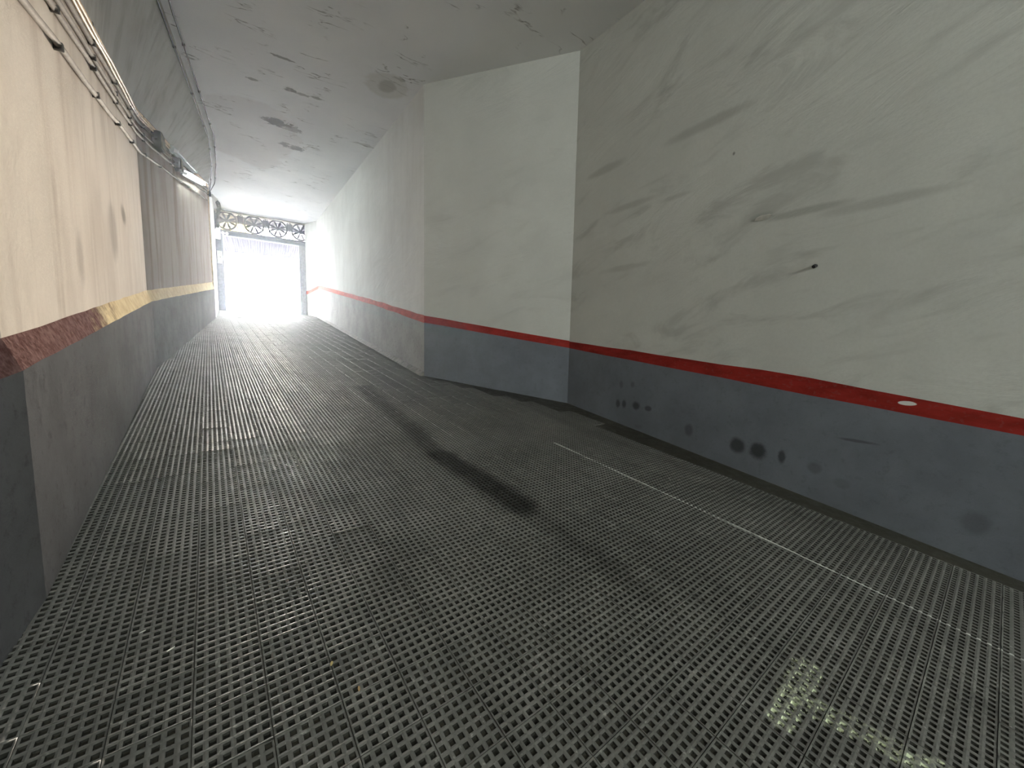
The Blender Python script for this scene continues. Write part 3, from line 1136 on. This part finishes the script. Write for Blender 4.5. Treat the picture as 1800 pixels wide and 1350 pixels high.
# the grey, unlit batten next to it
pa, pb = on_plan(300, 262, LEFT[3], LEFT[4]), on_plan(338, 300, LEFT[3], LEFT[4])
M_DEAD = plain("dead_tube", (0.60, 0.66, 0.64), 0.25, 0, 0.03)
tube_lamp("fluorescent_lamp", (xw + 0.045, pa[1], pa[2]), (xw + 0.045, pb[1], pb[2]), (1, 0, -0.2),
          "unlit pale tube lamp above the lit one on the left wall", tube_mat=M_DEAD)
# unseen tube lamps added behind the camera to brighten the near walls
M_FILL_TUBE = emit("fill_tube", (0.94, 1.0, 0.97), 1700.0)
for i, (x, y) in enumerate(((0.6, -8.0), (2.4, -11.0), (0.6, -14.0))):
    tube_lamp("fill_lamp", (x, y, ceil_z(y) - 0.03), (x + 1.2, y, ceil_z(y) - 0.03), (0, 0, -1),
              ("nearest", "middle", "farthest")[i] + " added ceiling fill lamp, unseen behind the camera", "added fill lamps behind the camera", M_FILL_TUBE)

# small spot and fittings at the gate end of the left wall
M_SPOTW = plain("spot_white", (0.85, 0.85, 0.82), 0.4, 0, 0.03)
p = on_plan(368, 344, LEFT[3], LEFT[4])
sp = empty("wall_spot", (left_x(p[1]) - 0.05, p[1], p[2]))
tag(sp, "small white headed spot at the far end of the lowest conduit", "spotlight")
gpart("bracket", lambda bm: bm_box(bm, (left_x(p[1]) - 0.046, p[1] - .05, p[2] - .02), (left_x(p[1]) + 0.05, p[1] + .05, p[2] + .14), .01), M_BLACK, sp)
gpart("head", lambda bm: bm_tube(bm, [(left_x(p[1]) + .05, p[1], p[2] + .05), (left_x(p[1]) + .12, p[1] + .05, p[2] - .02), (left_x(p[1]) + .2, p[1] + .1, p[2] - .08)], .055, 12), M_SPOTW, sp, True)

# black ribbed hose from the ceiling to the gate, upper left
pts = [on_plan(380, 331, (-1.45, 20.0), (2, 20.0)), on_plan(382, 345, (-1.45, 20.0), (2, 20.0)), on_plan(385, 357, (-1.45, 21.0), (2, 21.0)), on_plan(383, 372, (-1.45, 21.6), (2, 21.6)), on_plan(383, 400, (-1.45, 21.8), (2, 21.8))]
pts = [(q[0], q[1], min(q[2], ceil_z(q[1]) - 0.10)) for q in pts]
hose = empty("cable_hose", pts[0])
tag(hose, "black ribbed hose hanging from the ceiling at the gate's upper left", "hose")
gpart("hose_tube", lambda bm: bm_tube(bm, pts, 0.06, 10), M_BLACK, hose, True)
for q0, q1 in zip(pts, pts[1:]):
    for t_ in (0.15, 0.45, 0.75):
        c_ = Vector(q0).lerp(Vector(q1), t_)
        dd = (Vector(q1) - Vector(q0)).normalized() * 0.03
        gpart("rib", lambda bm: bm_tube(bm, [c_ - dd, c_ + dd], 0.078, 10), M_BLACK, hose)

# fittings on the left gate post
bm = None
wb = empty("gate_beacon", (-1.48, 21.9, ZL0 - 0.05))
tag(wb, "white box lamp at the top of the left gate post", "lamp")
gpart("body", lambda bm: bm_box(bm, (-1.53, 21.82, ZL0 - 0.22), (-1.37, 21.98, ZL0 + 0.2), .03), emit("beacon_white", (1, 1, 1), 1.2), wb)
gpart("cap", lambda bm: bm_box(bm, (-1.51, 21.84, ZL0 + 0.2), (-1.39, 21.96, ZL0 + 0.25), .015), M_WHITE, wb)
cb = empty("control_box", (-1.46, 21.9, GZ0 + 2.0))
tag(cb, "grey control box on the left gate post below the white lamp", "box")
gpart("body", lambda bm: bm_box(bm, (-1.535, 21.83, GZ0 + 2.02), (-1.33, 21.955, GZ0 + 2.62), .02), M_JAMB, cb)
gpart("door", lambda bm: bm_box(bm, (-1.515, 21.815, GZ0 + 2.05), (-1.35, 21.83, GZ0 + 2.59), .005), M_HOUSING, cb)
gpart("handle", lambda bm: bm_box(bm, (-1.41, 21.795, GZ0 + 2.28), (-1.395, 21.815, GZ0 + 2.36), .003), M_BLACK, cb)
for k, xx in enumerate((-1.27, -1.13)):
    s_ = empty("gate_lamp", (xx, 21.9, ZL0 + 0.06))
    tag(s_, ("round white lamp on the lintel, nearest the white box lamp", "round white lamp on the lintel, right of its twin")[k], "lamp", "round lamps at the lintel corner")
    gpart("bowl", lambda bm: bm_tube(bm, [(xx, 21.99, ZL0 + .07), (xx, 21.95, ZL0 + .07), (xx, 21.90, ZL0 + .07)], .062, 14), M_WHITE, s_, True)
    gpart("lens", lambda bm: bm_tube(bm, [(xx, 21.90, ZL0 + .07), (xx, 21.885, ZL0 + .07)], .05, 14), emit("lamp_lens", (1, 1, 1), 1.5), s_)

# ------------------------------------------------------------------ small things
# dark plug and flaked chip on the near right wall
y, z = rpt(1434, 467)
xw2 = R0[0] + (R1[0] - R0[0]) * (y - R0[1]) / (R1[1] - R0[1])
pl = empty("wall_plug", (xw2, y, z))
tag(pl, "small black plug in the near right wall", "wall plug")
gpart("plug", lambda bm: bm_tube(bm, [(xw2 + 0.02, y, z), (xw2 - 0.02, y, z - 0.004), (xw2 - 0.035, y + .004, z - 0.015)], 0.016, 8), M_BLACK, pl)
y, z = rpt(1343, 383)
xw2 = R0[0] + (R1[0] - R0[0]) * (y - R0[1]) / (R1[1] - R0[1])
vv = []
for k in range(14):
    a_ = 2 * math.pi * k / 14
    rr = random.uniform(0.75, 1.15)
    vv.append((xw2 - 0.006 - 0.012 * (math.sin(a_) > 0), y + 0.085 * rr * math.cos(a_), z + 0.022 * rr * math.sin(a_)))
vb = [(xw2 + 0.01, q[1], q[2]) for q in vv]
ch = mesh_obj("plaster_chip", vv + vb, [tuple(range(14))] + [tuple(range(27, 13, -1))] + [(i, 14 + i, 14 + (i + 1) % 14, (i + 1) % 14) for i in range(14)],
              plain("chip_plaster", (0.62, 0.62, 0.58), 0.8))
tag(ch, "loose pale plaster flake peeling off the near right wall", "flake")

# scraps on the tiles
for px, py, ln, wd, rot, col, nm, lab in ((300, 1143, .028, .006, .5, (.75, .74, .68), "paper_scrap", "white sliver of paper on the tiles, lower left"),
                                          (251, 1112, .024, .006, .3, (.6, .6, .55), "paper_scrap", "smaller pale sliver of paper up and left of the white one"),
                                          (583, 1168, .022, .010, 1.2, (.45, .36, .14), "dry_leaf", "tiny yellow leaf scrap on the tiles, centre left"),
                                          (631, 1212, .022, .008, 1.4, (.40, .27, .12), "dry_leaf", "tiny brown leaf scrap below the yellow one"),
                                          (434, 559, .75, .22, 0.1, (.8, .8, .78), "paper_sheet", "bright white sheet lying on the ramp just inside the gate")):
    c = Vector(on_floor(px, py)) + nn * 0.004
    out = []
    N_ = 10
    for k in range(N_):
        a_ = 2 * math.pi * k / N_
        rr = random.uniform(0.85, 1.1)
        lx, ly = ln / 2 * math.cos(a_) * rr, wd / 2 * math.sin(a_) * rr
        out.append(c + e1 * (lx * math.cos(rot) - ly * math.sin(rot)) + e2 * (lx * math.sin(rot) + ly * math.cos(rot)) + nn * (0.002 + 0.08 * abs(lx) ** 1.2 * (k % 3 == 0)))
    low = [q - nn * 0.0015 for q in out]
    g = plain(nm + "_mat", col, 0.7, 0, 0.1)
    o = mesh_obj(nm, out + low, [tuple(range(N_)), tuple(range(2 * N_ - 1, N_ - 1, -1))] + [(i, N_ + i, N_ + (i + 1) % N_, (i + 1) % N_) for i in range(N_)], g)
    tag(o, lab, "paper" if "paper" in nm else "leaf")

# ------------------------------------------------------------------ haze added for the bluish veil of light near the gate
hz = bpy.data.materials.new("haze_veil")
hz.use_nodes = True
nt = hz.node_tree
nt.nodes.clear()
out_ = nt.nodes.new("ShaderNodeOutputMaterial")
vol = nt.nodes.new("ShaderNodeVolumeScatter")
vol.inputs["Color"].default_value = (0.74, 0.85, 1.0, 1)
vol.inputs["Density"].default_value = 0.003
vol.inputs["Anisotropy"].default_value = 0.55
nt.links.new(vol.outputs[0], out_.inputs["Volume"])
scene.cycles.volume_bounces = 0
hp = [(-0.78, 2.0), (-0.80, 2.5), (-1.30, 8.0), (-1.30, 17.7), (-1.42, 21.75), (1.93, 21.75), (2.28, 20.6), (2.46, 7.0), (4.0, 4.65), (4.05, 2.0)]
k_ = len(hp)
hv = [(x, y, floor_z(y) + 0.012) for x, y in hp] + [(x, y, ceil_z(y) - 0.02) for x, y in hp]
hzo = mesh_obj("haze", hv, [tuple(range(k_)), tuple(range(2 * k_ - 1, k_ - 1, -1))] +
               [(i, k_ + i, k_ + (i + 1) % k_, (i + 1) % k_) for i in range(k_)], hz)
tag(hzo, "thin bluish haze added for the veil of light towards the gate", "haze", kind="stuff")
